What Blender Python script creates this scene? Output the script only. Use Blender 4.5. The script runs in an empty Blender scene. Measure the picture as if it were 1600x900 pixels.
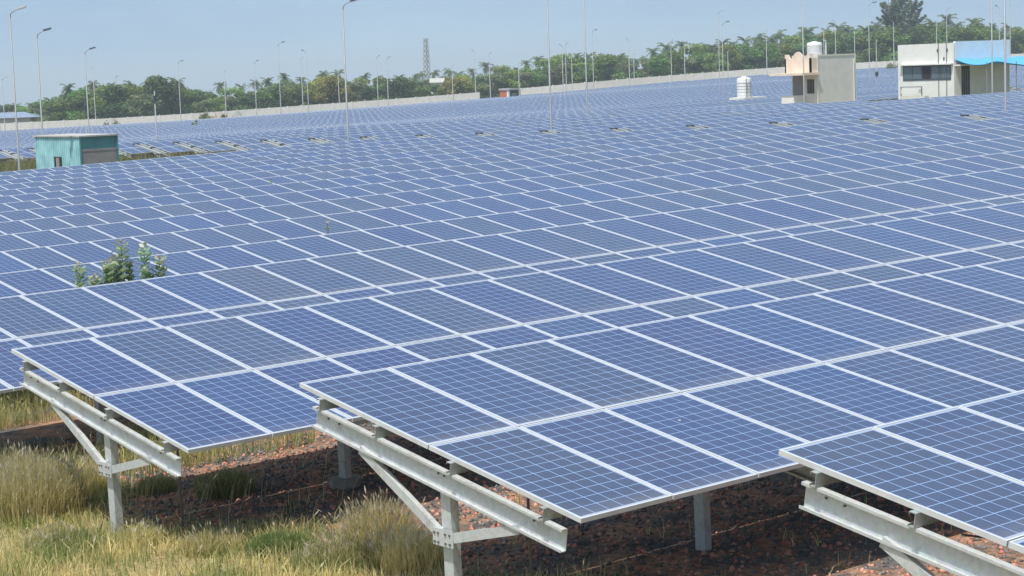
import bpy, math, random
import numpy as np
from mathutils import Matrix, Vector
random.seed(7); RNG = np.random.default_rng(11)
sc = bpy.context.scene
col = sc.collection
R_ = math.radians

# ------------------------------------------------------------------ camera
F = 3099.77; EYE = np.array([-10.0776, -15.3156, 2.8304])
YAW, PITCH, ROLL, TILT = 0.6899, 0.11037, -0.03581, 0.1764
def cam_rot():
    cy, sy, cp, sp = math.cos(YAW), math.sin(YAW), math.cos(PITCH), math.sin(PITCH)
    f = np.array([sy*cp, cy*cp, -sp]); r = np.array([cy, -sy, 0.]); u = np.cross(r, f)
    c, s = math.cos(ROLL), math.sin(ROLL)
    return np.array([c*r + s*u, -s*r + c*u, f])
CR = cam_rot()
cam_d = bpy.data.cameras.new('camera'); cam = bpy.data.objects.new('camera', cam_d); col.objects.link(cam)
cam_d.sensor_width = 36; cam_d.lens = F/1600*36; cam_d.clip_start = .5; cam_d.clip_end = 20000
M4 = Matrix.Identity(4)
for i in range(3):
    M4[i][0], M4[i][1], M4[i][2], M4[i][3] = CR[0][i], CR[1][i], -CR[2][i], EYE[i]
cam.matrix_world = M4
sc.camera = cam
# ------------------------------------------------------------------ light
sun_dir = Vector((-.40, -.15, 1.)).normalized()
world = bpy.data.worlds.new('World'); sc.world = world; world.use_nodes = True
nt = world.node_tree; bg = nt.nodes['Background']
sky = nt.nodes.new('ShaderNodeTexSky'); sky.sky_type = 'NISHITA'; sky.sun_disc = False
sky.sun_elevation = math.asin(sun_dir.z); sky.sun_rotation = math.atan2(sun_dir.x, sun_dir.y)
sky.altitude = 0; sky.air_density = 1.0; sky.dust_density = 1.3; sky.ozone_density = 1.2
# the sky is looked up a little above the true direction, so the horizon band stays blue as on this clear day
tc = nt.nodes.new('ShaderNodeTexCoord'); sx = nt.nodes.new('ShaderNodeSeparateXYZ'); cx = nt.nodes.new('ShaderNodeCombineXYZ')
mx = nt.nodes.new('ShaderNodeMath'); mx.operation = 'MAXIMUM'; mx.inputs[1].default_value = 0.; ad = nt.nodes.new('ShaderNodeMath'); ad.inputs[1].default_value = .22
nrm = nt.nodes.new('ShaderNodeVectorMath'); nrm.operation = 'NORMALIZE'
nt.links.new(tc.outputs['Generated'], sx.inputs[0]); nt.links.new(sx.outputs[0], cx.inputs[0]); nt.links.new(sx.outputs[1], cx.inputs[1])
nt.links.new(sx.outputs[2], mx.inputs[0]); nt.links.new(mx.outputs[0], ad.inputs[0]); nt.links.new(ad.outputs[0], cx.inputs[2]); nt.links.new(cx.outputs[0], nrm.inputs[0]); nt.links.new(nrm.outputs[0], sky.inputs[0])
# faint high cloud
mp = nt.nodes.new('ShaderNodeMapping'); mp.inputs['Scale'].default_value = (1, 1, 5); nt.links.new(nrm.outputs[0], mp.inputs[0])
cn = nt.nodes.new('ShaderNodeTexNoise'); cn.inputs['Scale'].default_value = 3.2; cn.inputs['Detail'].default_value = 6; cn.inputs['Roughness'].default_value = .6; nt.links.new(mp.outputs[0], cn.inputs['Vector'])
cr = nt.nodes.new('ShaderNodeMapRange'); cr.inputs[1].default_value = .45; cr.inputs[2].default_value = .8; cr.inputs[3].default_value = .22; cr.inputs[4].default_value = .6; nt.links.new(cn.outputs[0], cr.inputs[0])
cm_ = nt.nodes.new('ShaderNodeMix'); cm_.data_type = 'RGBA'; cm_.inputs[7].default_value = (4.1, 5.5, 6.2, 1); nt.links.new(cr.outputs[0], cm_.inputs[0]); nt.links.new(sky.outputs[0], cm_.inputs[6])
nt.links.new(cm_.outputs[2], bg.inputs[0]); bg.inputs[1].default_value = .13
sd = bpy.data.lights.new('sun', 'SUN'); sd.energy = 4.0; sd.angle = R_(.53); sd.color = (1, .96, .9)
so = bpy.data.objects.new('sun', sd); col.objects.link(so); so.location = (0, 0, 60)
so.rotation_euler = sun_dir.to_track_quat('Z', 'Y').to_euler()
vs = sc.view_settings; sc.display_settings.display_device = 'sRGB'
vs.view_transform = 'Standard'; vs.look = 'None'; vs.gamma = 1; vs.exposure = 0.22; vs.use_curve_mapping = False
sc.cycles.max_bounces = 6; sc.cycles.diffuse_bounces = 3; sc.cycles.glossy_bounces = 3
sc.cycles.transparent_max_bounces = 6; sc.cycles.volume_bounces = 0

# ------------------------------------------------------------------ terrain
CP = np.array([[-5,-12,-1.62],[-5,0,-2.03],[-5,25,-2.84],[-5,50,-3.59],[-5,85,-4.55],[15,-12,-1.27],[15,0,-1.67],[15,25,-2.45],[15,50,-3.18],[15,85,-4.1],[35,-12,-.91],[35,0,-1.3],[35,25,-2.06],[35,50,-2.76],[35,85,-3.65],[63,-12,-.41],[63,0,-.78],[63,25,-1.5],[63,50,-2.17],[63,85,-3.01],[64,115,-3.62],[-30,-20,-1.77],[90,20,-1.34],[-20,40,-3.6],[-30,90,-5.24],[165.07,386.6,-7.06],[177.77,382.67,-6.85],[197.02,375.93,-6.78],[217.34,369.65,-6.45],[239.39,364.58,-5.85],[262.2,358.89,-5.21],[285.77,352.61,-4.39],[310.12,345.73,-3.22],[329.08,343.23,-2.49],[348.52,340.32,-1.89],[374.83,331.77,-1.07],[408.33,317.25,-.51],[449.47,296.49,.46],[343.55,864.88,-10.99],[568.41,680.46,-3.15],[793.39,496.11,5.84],[138.81,115.65,-2.81],[134.53,99.66,-2.5],[139.81,127.84,-3.02],[266.81,186.15,-2.64],[249.56,200.39,-2.58],[95.86,209.34,-5.97],[137.,156.1,-4.05]], float)
H = 1.87; YP = 2.14
CP[25:38, 2] -= 1.4; CP[38:41, 2] -= 3
def _tps():
    n = len(CP); P = CP[:, :2]/100; d = np.linalg.norm(P[:, None]-P[None], axis=2)
    A = np.zeros((n+3, n+3)); A[:n, :n] = np.where(d > 0, d*d*np.log(d+1e-12), 0) + np.eye(n)*.002
    A[:n, n] = 1; A[:n, n+1:] = P; A[n, :n] = 1; A[n+1:, :n] = P.T
    return np.linalg.solve(A, np.concatenate([CP[:, 2], [0, 0, 0]]))
TW = _tps()
def ground(X, Y):
    X = np.asarray(X, float); Y = np.asarray(Y, float); sh = np.broadcast(X, Y).shape
    X = np.broadcast_to(X, sh).ravel().copy(); Y = np.broadcast_to(Y, sh).ravel().copy()
    dx, dy = X-EYE[0], Y-EYE[1]; r = np.hypot(dx, dy)+1e-9; k = np.minimum(1, 950/r)
    Xc, Yc = EYE[0]+dx*k, EYE[1]+dy*k
    p = np.stack([Xc, Yc], 1)/100; d2 = ((p[:, None]-CP[None, :, :2]/100)**2).sum(2)
    t = (TW[:-3]*np.where(d2 > 0, .5*d2*np.log(d2+1e-20), 0)).sum(1)+TW[-3]+p@TW[-2:]
    t = np.clip(t, -14, 9)-np.maximum(0, r-640)*.010
    Yt = Yc+YP; x = Xc/50; y = Yt/50
    q = .018096*Xc-.033332*Yt+.011796*x*x+.121262*x*y+.111519*y*y-H
    w = np.max([(Yc-90)/50, (Xc-64)/50, (-Yc-14)/60, (-Xc-12)/60, np.zeros_like(Xc)], axis=0)
    w = np.clip(w, 0, 1); w = w*w*(3-2*w)
    z = (q*(1-w)+t*w).reshape(sh)
    return float(z) if sh == () else z
def proj(P):
    d = CR@(np.asarray(P, float)-EYE); return 800+F*d[0]/d[2], 450-F*d[1]/d[2], d[2]
def at(px, py, Z):
    return EYE+Z*(CR.T@np.array([(px-800)/F, (450-py)/F, 1.]))
def on_ground(px, Z):                       # ground point on image column px at depth Z
    P = at(px, 120, Z)
    for _ in range(4):
        z = ground(P[0], P[1]); p = P.copy(); p[2] = z; y = proj(p)[1]; P = at(px, y, Z)
    P[2] = ground(P[0], P[1]); return P
def at_Y(px, Y, h=0.):                      # ground point in column px on the line of given world Y
    lo, hi = 5., 900.
    for _ in range(50):
        m = (lo+hi)/2
        if on_ground(px, m)[1] < Y: lo = m
        else: hi = m
    return on_ground(px, lo)

# ------------------------------------------------------------------ materials
def mat(name, build=None, color=(.5, .5, .5), rough=.6, metal=0., spec=.5):
    m = bpy.data.materials.new(name); m.use_nodes = True; t = m.node_tree; b = t.nodes['Principled BSDF']
    b.inputs['Base Color'].default_value = (*color, 1); b.inputs['Roughness'].default_value = rough
    b.inputs['Metallic'].default_value = metal; b.inputs['Specular IOR Level'].default_value = spec
    if build: build(t, b)
    return m
class NB:
    def __init__(s, t): s.t = t
    def n(s, typ, ins=None, **kw):
        o = s.t.nodes.new(typ)
        for k, v in kw.items(): setattr(o, k, v)
        for k, v in (ins or {}).items():
            if isinstance(v, bpy.types.NodeSocket): s.t.links.new(v, o.inputs[k])
            else: o.inputs[k].default_value = v
        return o
    def m(s, op, a, b=0., c=0.):
        return s.n('ShaderNodeMath', {0: a, 1: b, 2: c}, operation=op).outputs[0]
    def mix(s, f, a, b):
        o = s.t.nodes.new('ShaderNodeMix'); o.data_type = 'RGBA'
        for k, v in ((0, f), (6, a), (7, b)):
            if isinstance(v, bpy.types.NodeSocket): s.t.links.new(v, o.inputs[k])
            else: o.inputs[k].default_value = v if k == 0 else ((*v, 1) if len(v) == 3 else v)
        return o.outputs[2]
    def noise(s, scale, detail=3, vec=None, rough=.55):
        i = {'Scale': scale, 'Detail': detail, 'Roughness': rough}
        if vec is not None: i['Vector'] = vec
        return s.n('ShaderNodeTexNoise', i).outputs[0]
    def pos(s): return s.n('ShaderNodeNewGeometry').outputs['Position']
    def obj(s): return s.n('ShaderNodeTexCoord').outputs['Object']
    def ramp(s, f, pts):
        o = s.n('ShaderNodeValToRGB', {0: f}); e = o.color_ramp.elements
        while len(e) < len(pts): e.new(.5)
        for q, (p, c) in zip(e, pts): q.position = p; q.color = (*c, 1) if len(c) == 3 else c
        return o.outputs[0]
    def bump(s, b, h, strength=.3, dist=.02):
        o = s.n('ShaderNodeBump', {'Height': h, 'Strength': strength, 'Distance': dist}); s.t.links.new(o.outputs[0], b.inputs['Normal'])
def b_panel(frame):
    def f(t, b):
        N = NB(t); uv = N.n('ShaderNodeUVMap', uv_map='UVMap').outputs[0]; s = N.n('ShaderNodeSeparateXYZ', {0: uv}); u, v = s.outputs[0], s.outputs[1]
        W, L = .998, 1.962; mu, mv, c = .031, .045, .156
        cu = N.m('DIVIDE', N.m('SUBTRACT', u, mu), c); cv = N.m('DIVIDE', N.m('SUBTRACT', v, mv), c)
        def edge(x, w): return N.m('GREATER_THAN', N.m('ABSOLUTE', N.m('SUBTRACT', N.m('FRACT', x), .5)), .5-w)
        line = N.m('MAXIMUM', edge(cu, .021), edge(cv, .021))
        out = N.m('MAXIMUM', N.m('GREATER_THAN', N.m('ABSOLUTE', N.m('SUBTRACT', u, W/2)), W/2-mu+.002), N.m('GREATER_THAN', N.m('ABSOLUTE', N.m('SUBTRACT', v, L/2)), L/2-mv+.002))
        bus = edge(N.m('ADD', N.m('MULTIPLY', cu, 3.), .0), .022)
        rnd = N.m('FRACT', N.m('ADD', N.n('ShaderNodeObjectInfo').outputs['Random'], N.n('ShaderNodeAttribute', attribute_name='rnd').outputs['Fac']))
        cell = N.n('ShaderNodeCombineXYZ', {0: N.m('FLOOR', cu), 1: N.m('FLOOR', cv), 2: N.m('MULTIPLY', rnd, 91.)})
        wn = N.n('ShaderNodeTexWhiteNoise', {'Vector': cell.outputs[0]}).outputs['Value']
        base = N.ramp(rnd, [(0, (.004, .020, .125)), (.3, (.006, .029, .122)), (.55, (.018, .038, .090)), (.75, (.002, .037, .160)), (.9, (.006, .036, .12)), (1, (.040, .052, .088))])
        big = N.noise(.13, 2, N.pos()); base = N.mix(N.m('MULTIPLY', big, .45), base, (.002, .037, .155))
        grp = N.n('ShaderNodeMapRange', {0: N.noise(.09, 3, N.pos()), 1: .48, 2: .66, 3: 0., 4: .42}).outputs[0]; base = N.mix(grp, base, (.026, .042, .088))
        base = N.mix(N.m('MULTIPLY', wn, .28), base, (.010, .055, .17))
        cry = N.n('ShaderNodeTexVoronoi', {'Vector': N.n('ShaderNodeVectorMath', {0: uv, 3: 60.}, operation='SCALE').outputs[0]}).outputs['Color']
        base = N.mix(.05, base, cry)
        colr = N.mix(N.m('MULTIPLY', bus, .14), base, (.3, .36, .5))
        colr = N.mix(line, colr, (.28, .42, .68)); colr = N.mix(out, colr, (.32, .37, .46))
        dust = N.m('MULTIPLY', N.noise(1.3, 5, N.pos()), .08); colr = N.mix(N.m('ADD', dust, .015), colr, (.42, .38, .32))
        lo = N.n('ShaderNodeMapRange', {0: v, 1: 1.70, 2: 1.95, 3: 0., 4: .22}).outputs[0]
        colr = N.mix(N.m('MULTIPLY', lo, N.noise(4.5, 4, N.pos(), .7)), colr, (.46, .42, .35))
        vd = N.n('ShaderNodeTexVoronoi', {'Vector': N.pos(), 'Scale': 1.15}); spot = N.m('LESS_THAN', vd.outputs['Distance'], N.m('MULTIPLY', N.noise(25, 2, N.pos()), .035)); colr = N.mix(N.m('MULTIPLY', spot, .7), colr, (.6, .6, .56))
        ro = N.m('MULTIPLY_ADD', N.noise(.9, 3, N.pos()), .2, .10)
        if frame:
            fr = N.m('MAXIMUM', N.m('GREATER_THAN', N.m('ABSOLUTE', N.m('SUBTRACT', u, W/2)), W/2-.023), N.m('GREATER_THAN', N.m('ABSOLUTE', N.m('SUBTRACT', v, L/2)), L/2-.023))
            colr = N.mix(fr, colr, (.50, .54, .58)); ro = N.m('MULTIPLY_ADD', fr, .25, ro)
        t.links.new(colr, b.inputs['Base Color']); t.links.new(ro, b.inputs['Roughness'])
        b.inputs['IOR'].default_value = 1.45; b.inputs['Specular IOR Level'].default_value = .24
    return f
M = {}
M['glass'] = mat('solar_cells_under_glass', b_panel(False))
M['panel_far'] = mat('solar_module_surface', b_panel(True))
M['alu'] = mat('anodised_aluminium', lambda t, b: t.links.new(NB(t).ramp(NB(t).noise(7, 3, NB(t).obj()), [(.3, (.58, .60, .62)), (.7, (.68, .70, .71))]), b.inputs['Base Color']), rough=.45, metal=.2)
M['backsheet'] = mat('backsheet', color=(.42, .43, .44), rough=.6)
def b_galv(lo, hi, dirt=.25):
    def f(t, b):
        N = NB(t); o = N.pos(); c = N.ramp(N.noise(18, 4, o), [(.3, lo), (.7, hi)]); sp = N.n('ShaderNodeTexVoronoi', {'Vector': o, 'Scale': 45.}).outputs['Color']; c = N.mix(.07, c, sp)
        st = N.noise(3.1, 6, o, .7); c = N.mix(N.m('MULTIPLY', N.m('GREATER_THAN', st, .58), dirt), c, (.26, .23, .18))
        t.links.new(c, b.inputs['Base Color']); N.bump(b, N.noise(60, 2, o), .1, .002)
    return f
M['steel'] = mat('galvanised_steel', b_galv((.50, .53, .53), (.64, .66, .65)), rough=.5, metal=.25)
M['purlin'] = mat('dull_galvanised_purlin', b_galv((.30, .33, .32), (.42, .45, .43), .4), rough=.55, metal=.3)
M['bolt'] = mat('bolt_metal', color=(.16, .15, .14), rough=.5, metal=.6)
M['pole'] = mat('pole_paint', b_galv((.20, .215, .23), (.30, .315, .33), .2), rough=.5, metal=.2)
M['lamp_dark'] = mat('lamp_housing_dark', color=(.08, .09, .11), rough=.4)
M['lamp_pale'] = mat('lamp_housing_pale', color=(.6, .62, .64), rough=.4)
M['concrete'] = mat('concrete', lambda t, b: t.links.new(NB(t).ramp(NB(t).noise(6, 6, NB(t).pos()), [(.3, (.27, .25, .22)), (.7, (.42, .40, .36))]), b.inputs['Base Color']), rough=.9)
def b_ground(t, b):
    N = NB(t); p = N.pos(); s = N.n('ShaderNodeSeparateXYZ', {0: p})
    fine = N.noise(9, 8, p, .7); mid = N.noise(1.1, 5, p, .6); big = N.noise(.12, 4, p)
    soil = N.ramp(fine, [(.28, (.11, .075, .055)), (.5, (.40, .22, .135)), (.72, (.62, .39, .26))])
    grey = N.ramp(fine, [(.3, (.06, .06, .058)), (.7, (.19, .18, .17))])
    c = N.mix(N.ramp(mid, [(.42, (0, 0, 0)), (.58, (1, 1, 1))]), soil, grey)
    grass = N.ramp(N.noise(14, 8, p, .8), [(.32, (.10, .09, .04)), (.45, (.26, .24, .09)), (.55, (.42, .30, .16)), (.7, (.58, .42, .25))])
    left = N.m('ADD', N.m('MULTIPLY', s.outputs[0], -.9), N.m('MULTIPLY_ADD', mid, 1.6, .6))
    left = N.n('ShaderNodeClamp', {0: left}).outputs[0]
    c = N.mix(left, c, grass)
    far = N.n('ShaderNodeClamp', {0: N.m('DIVIDE', N.m('SUBTRACT', N.n('ShaderNodeVectorMath', {0: p}, operation='LENGTH').outputs['Value'], 60.), 60.)}).outputs[0]
    fc = N.ramp(big, [(.35, (.13, .14, .05)), (.6, (.30, .25, .14))])
    c = N.mix(far, c, fc)
    t.links.new(c, b.inputs['Base Color']); b.inputs['Specular IOR Level'].default_value = .2; N.bump(b, fine, .9, .06)
M['ground'] = mat('soil', b_ground, rough=.95)
def b_attr(rough=.6, hue=.06, trans=0.):
    def f(t, b):
        N = NB(t); a = N.n('ShaderNodeAttribute', attribute_name='tint').outputs['Color']
        r = N.n('ShaderNodeObjectInfo').outputs['Random']
        c = N.n('ShaderNodeHueSaturation', {'Hue': N.m('MULTIPLY_ADD', r, hue, .5-hue*.58), 'Saturation': 1., 'Value': N.m('MULTIPLY_ADD', r, .4, .8), 'Color': a}).outputs[0]
        t.links.new(c, b.inputs['Base Color']); b.inputs['Roughness'].default_value = rough
        b.inputs['Specular IOR Level'].default_value = .25
        if trans:
            tr = N.n('ShaderNodeBsdfTranslucent', {'Color': c}); mx = N.n('ShaderNodeMixShader', {0: trans})
            t.links.new(b.outputs[0], mx.inputs[1]); t.links.new(tr.outputs[0], mx.inputs[2])
            t.links.new(mx.outputs[0], t.nodes['Material Output'].inputs[0])
    return f
M['leaf'] = mat('leaves', b_attr(.6, trans=.35))
M['blade'] = mat('grass_blades', b_attr(.75, 0., .5))
M['bark'] = mat('bark', color=(.17, .13, .10), rough=.9)
M['palm_bark'] = mat('palm_bark', color=(.24, .21, .17), rough=.9)
M['stone'] = mat('soil_clods', b_attr(.95))
def plaster(name, c, d=.12, rough=.85):
    def f(t, b):
        N = NB(t); p = N.pos(); n = N.noise(1.4, 6, p, .65)
        t.links.new(N.ramp(n, [(.3, tuple(v*(1-d*1.6) for v in c)), (.6, c)]), b.inputs['Base Color'])
    return mat(name, f, rough=rough)

# ------------------------------------------------------------------ mesh helpers
class MB:
    def __init__(s): s.v = []; s.f = []; s.mi = []; s.uv = {}; s.names = []
    def mi_of(s, m):
        if m not in s.names: s.names.append(m)
        return s.names.index(m)
    def face(s, pts, m='steel', uv=None):
        k = len(s.v); s.v += [tuple(p) for p in pts]; s.f.append(tuple(range(k, k+len(pts)))); s.mi.append(s.mi_of(m))
        if uv: s.uv[len(s.f)-1] = uv
        return len(s.f)-1
    def hexa(s, P, m='steel'):               # P: 8 corners, 0-3 bottom ring, 4-7 top ring
        k = len(s.v); s.v += [tuple(p) for p in P]; i = s.mi_of(m)
        for f in ((3, 2, 1, 0), (4, 5, 6, 7), (0, 1, 5, 4), (1, 2, 6, 5), (2, 3, 7, 6), (3, 0, 4, 7)):
            s.f.append(tuple(k+j for j in f)); s.mi.append(i)
    def box(s, x0, x1, y0, y1, z0, z1, m='steel', T=None):
        P = [(x0, y0, z0), (x1, y0, z0), (x1, y1, z0), (x0, y1, z0), (x0, y0, z1), (x1, y0, z1), (x1, y1, z1), (x0, y1, z1)]
        s.hexa([T(*p) for p in P] if T else P, m)
    def bar(s, a, b, w, h, m='steel', up=(0, 0, 1)):
        a, b = Vector(a), Vector(b); d = (b-a).normalized(); side = d.cross(Vector(up)).normalized()*w/2; u = side.cross(d).normalized()*h/2
        s.hexa([a-side-u, a+side-u, b+side-u, b-side-u, a-side+u, a+side+u, b+side+u, b-side+u], m)
    def tube(s, pts, rad, m='steel', n=8, cap=True):
        pts = [Vector(p) for p in pts]; rad = rad if hasattr(rad, '__len__') else [rad]*len(pts); rings = []; i = s.mi_of(m)
        for j, p in enumerate(pts):
            d = (pts[min(j+1, len(pts)-1)]-pts[max(j-1, 0)]).normalized(); a = d.orthogonal().normalized() if j == 0 else (a-d*a.dot(d)).normalized(); c = d.cross(a)
            k = len(s.v); s.v += [tuple(p+rad[j]*(math.cos(t)*a+math.sin(t)*c)) for t in [2*math.pi*q/n for q in range(n)]]; rings.append(k)
        for r0, r1 in zip(rings, rings[1:]):
            for q in range(n): s.f.append((r0+q, r0+(q+1) % n, r1+(q+1) % n, r1+q)); s.mi.append(i)
        if cap:
            s.f.append(tuple(rings[0]+q for q in reversed(range(n)))); s.mi.append(i)
            s.f.append(tuple(rings[-1]+q for q in range(n))); s.mi.append(i)
    def mesh(s, name, smooth=False):
        me = bpy.data.meshes.new(name); me.from_pydata(s.v, [], s.f)
        for n in s.names: me.materials.append(M[n])
        me.polygons.foreach_set('material_index', s.mi)
        if s.uv:
            l = me.uv_layers.new(name='UVMap')
            for fi, uv in s.uv.items():
                st = me.polygons[fi].loop_start
                for q, c in enumerate(uv): l.data[st+q].uv = c
        if smooth: me.polygons.foreach_set('use_smooth', [True]*len(s.f))
        me.update(); return me
    def build(s, name, parent=None, smooth=False): return link(name, s.mesh(name, smooth), parent)
def link(name, me, parent=None):
    o = bpy.data.objects.new(name, me); col.objects.link(o)
    if parent: o.parent = parent
    return o
def tag(o, label, cat, group=None, kind=None):
    if label: o['label'] = label
    if cat: o['category'] = cat
    if group: o['group'] = group
    if kind: o['kind'] = kind
    return o
def thing(name, loc, label, cat, group=None, rz=0.):
    o = bpy.data.objects.new(name, None); col.objects.link(o); o.location = loc; o.rotation_euler = (0, 0, rz); o.empty_display_size = .3
    return tag(o, label, cat, group)
def np_mesh(name, V, Fq, mats, tint=None, mi=None):
    """V (n,3); Fq (k, m) same-size faces; tint per face"""
    me = bpy.data.meshes.new(name); k, m = Fq.shape
    me.vertices.add(len(V)); me.vertices.foreach_set('co', V.astype(np.float32).ravel())
    me.loops.add(k*m); me.loops.foreach_set('vertex_index', Fq.astype(np.int32).ravel())
    me.polygons.add(k); me.polygons.foreach_set('loop_start', np.arange(0, k*m, m, dtype=np.int32))
    for q in mats: me.materials.append(M[q])
    if mi is not None: me.polygons.foreach_set('material_index', mi.astype(np.int32))
    me.update(calc_edges=True)
    if tint is not None:
        a = me.color_attributes.new('tint', 'FLOAT_COLOR', 'CORNER')
        c = np.ones((k, m, 4), np.float32); c[:, :, :3] = tint[:, None, :]; a.data.foreach_set('color', c.ravel())
    return me

# ------------------------------------------------------------------ ground sheet
rr = np.concatenate([[0.], np.geomspace(.8, 9000, 150)]); aa = np.linspace(0, 2*math.pi, 241)[:-1]
GX = EYE[0]+rr[:, None]*np.sin(aa)[None]; GY = EYE[1]+rr[:, None]*np.cos(aa)[None]
GZ = np.concatenate([ground(GX[i], GY[i])[None] for i in range(len(rr))])
V = np.stack([GX, GY, GZ], 2).reshape(-1, 3); na = len(aa)
I0 = (np.arange(1, len(rr)-1)[:, None]*na+np.arange(na)[None]).ravel(); I1 = (np.arange(1, len(rr)-1)[:, None]*na+(np.arange(na)+1)[None] % na).ravel()
Q = np.stack([I0, I0+na, I1+na, I1], 1)
g = link('ground', np_mesh('ground', V, Q, ['ground'])); tag(g, None, None, kind='structure')
g['label'] = 'red stony soil and dry grass under and between the solar tables'
for p in g.data.polygons: p.use_smooth = True

# ------------------------------------------------------------------ solar tables
DY = 5.8488; PU = 1.012; PV = 1.976; PW, PL = .998, 1.962
DXR = {0: .158, 2: -.0865, 3: -.18}; DZR = {0: -.113, 2: .0158, 3: .0985}; DTR = {0: .0041, 2: -.0019}
def local(tilt):
    c, s = math.cos(tilt), math.sin(tilt)
    return lambda x, v, d: (x, YP-c*v+s*d, H-s*v-c*d)      # x along row, v down the slope, d below the glass plane
LT = local(TILT)
def panel_mesh():
    b = MB(); w = .016; f = .03
    T = lambda x, v, d: (x, -v, -d)
    # frame as four bars
    for x0, x1, v0, v1 in ((0, PW, 0, w), (0, PW, PL-w, PL), (0, w, w, PL-w), (PW-w, PW, w, PL-w)):
        b.box(x0, x1, v0, v1, 0, .04, 'alu', T)
        uv = [(w, w), (PW-w, w), (PW-w, PL-w), (w, PL-w)]
    b.face([T(x, v, .004) for x, v in reversed(uv)], 'glass', list(reversed(uv)))
    b.face([T(x, v, .034) for x, v in uv], 'backsheet')
    return b.mesh('solar_panel')
def fix_normals(me):
    import bmesh
    bm = bmesh.new(); bm.from_mesh(me); bmesh.ops.recalc_face_normals(bm, faces=bm.faces); bm.to_mesh(me); bm.free(); return me
PANEL = panel_mesh()
RX = lambda n: [.03+3.02*i for i in range(7)]
PURL = [.20, .64, 1.18, 1.79]   # fractions of a panel pitch down the slope
def rafter(b, x, m='steel', full=True):
    v0, v1 = .13*PV, 1.9*PV; T = LT; fx = -.055
    b.box(x, x+.007, v0, v1, .158, .343, m, T)                 # web
    b.box(x+fx, x, v0, v1, .152, .159, m, T); b.box(x+fx, x, v0, v1, .342, .349, m, T)   # flanges
    b.box(x+fx, x+fx+.006, v0, v1, .159, .174, m, T); b.box(x+fx, x+fx+.006, v0, v1, .327, .342, m, T)  # lips
    if full:
        for v in (.45, .62, 1.06*PV, 1.10*PV, 1.7*PV):
            b.tube([T(x-.012, v, .22), T(x, v, .22)], .010, 'bolt', 6)
def post(b, x, foot=.15, m='steel', depth=None):
    v = 1.10*PV; tx, ty, tz = LT(x, v, .34); hw = .065
    b.box(x+.012, x+.018, ty-hw, ty+hw, -foot, tz, m)           # web of the channel
    b.box(x+.018, x+.10, ty-hw, ty-hw+.007, -foot, tz-.01, m); b.box(x+.018, x+.10, ty+hw-.007, ty+hw, -foot, tz+.01, m)
def node_pt(): 
    x, y, z = LT(0, 1.10*PV, .34); return y, z-.42
def braces(b, x, which, m='steel'):
    y, z = node_pt()
    if which == 'long': e = LT(x, .50*PV, .345); s = (x-.012, y+.07, z+.03)
    else: e = LT(x, 1.62*PV, .345); s = (x-.012, y-.07, z)
    e = (x-.012, e[1], e[2]); b.bar(s, e, .05, .085, m)
def plate(b, x):
    y, z = node_pt(); b.box(x-.046, x-.038, y-.15, y+.13, z-.07, z+.08, 'steel')
    for dy in (-.11, -.05, .05, .1):
        for dz in (-.04, .04): b.tube([(x-.056, y+dy, z+dz), (x-.046, y+dy, z+dz)], .011, 'bolt', 6)
def purlin(b, v, L, m='purlin', x0=-.045):
    T = LT; v *= PV
    b.box(x0, L, v, v+.005, .043, .150, m, T); b.box(x0, L, v-.05, v, .043, .048, m, T); b.box(x0, L, v-.05, v, .145, .150, m, T)
    b.box(x0, L, v-.05, v-.045, .048, .062, m, T); b.box(x0, L, v-.05, v-.045, .131, .145, m, T)
def footing(b, x):
    y, z = node_pt(); b.tube([(x+.05, y, -.25), (x+.05, y, .09)], .19, 'concrete', 10)
def mk(fn, *a, **k):
    b = MB(); fn(b, *a, **k); return b
MESHC = {}
def cached(key, fn):
    if key not in MESHC: MESHC[key] = fn()
    return MESHC[key]
def table_frame(ncol, detail=True):
    b = MB(); L = ncol*PU-.02
    for x in [.03+3.02*i for i in range(7) if .03+3.02*i < L]:
        rafter(b, x, full=False); post(b, x); braces(b, x, 'long'); braces(b, x, 'short')
    for v in PURL: purlin(b, v, L+.03)
    return b.mesh('support_frame')
def far_table(ncol):
    b = MB(); L = ncol*PU-.02; r = []
    for i in range(ncol):
        for k in range(2):
            x0 = i*PU; v0 = k*PV
            uv = [(0, 0), (0, PL), (PW, PL), (PW, 0)]
            b.face([LT(x0+u, v0+v, 0) for u, v in uv], 'panel_far', uv); r.append((len(b.f)-1, random.random()))
    b.box(0, L, 0, 2*PV-.02, .006, .042, 'alu', LT)
    for x in [.03+3.02*i for i in range(7)]:
        rafter(b, x, full=False); post(b, x); braces(b, x, 'long')
    for v in PURL: b.box(-.04, L+.03, v*PV-.03, v*PV, .046, .150, 'purlin', LT)
    me = b.mesh('panel_table'); a = me.attributes.new('rnd', 'FLOAT', 'FACE'); d = np.zeros(len(b.f), np.float32)
    for i, v in r: d[i] = v
    a.data.foreach_set('value', d); return me
def T_edge(X, n):
    return ground(X, DY*(n-1)-YP)+H+DZR.get(n, 0)
ORD = ['nearest', 'second', 'third', 'fourth', 'fifth', 'sixth', 'seventh', 'eighth', 'ninth', 'tenth', 'eleventh', 'twelfth', 'thirteenth', 'fourteenth', 'fifteenth', 'sixteenth']
def ordn(k):
    if k < 16: return ORD[k]
    t = ['', '', 'twenty', 'thirty', 'forty', 'fifty', 'sixty', 'seventy', 'eighty', 'ninety']; te = ['', '', 'twentieth', 'thirtieth', 'fortieth', 'fiftieth', 'sixtieth', 'seventieth', 'eightieth', 'ninetieth']
    o = ['', 'first', 'second', 'third', 'fourth', 'fifth', 'sixth', 'seventh', 'eighth', 'ninth']
    if k < 19: k1 = {16: 'seventeenth', 17: 'eighteenth', 18: 'nineteenth'}; return k1[k]
    k += 1
    return te[k//10] if k % 10 == 0 else t[k//10]+'-'+o[k % 10]
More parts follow.
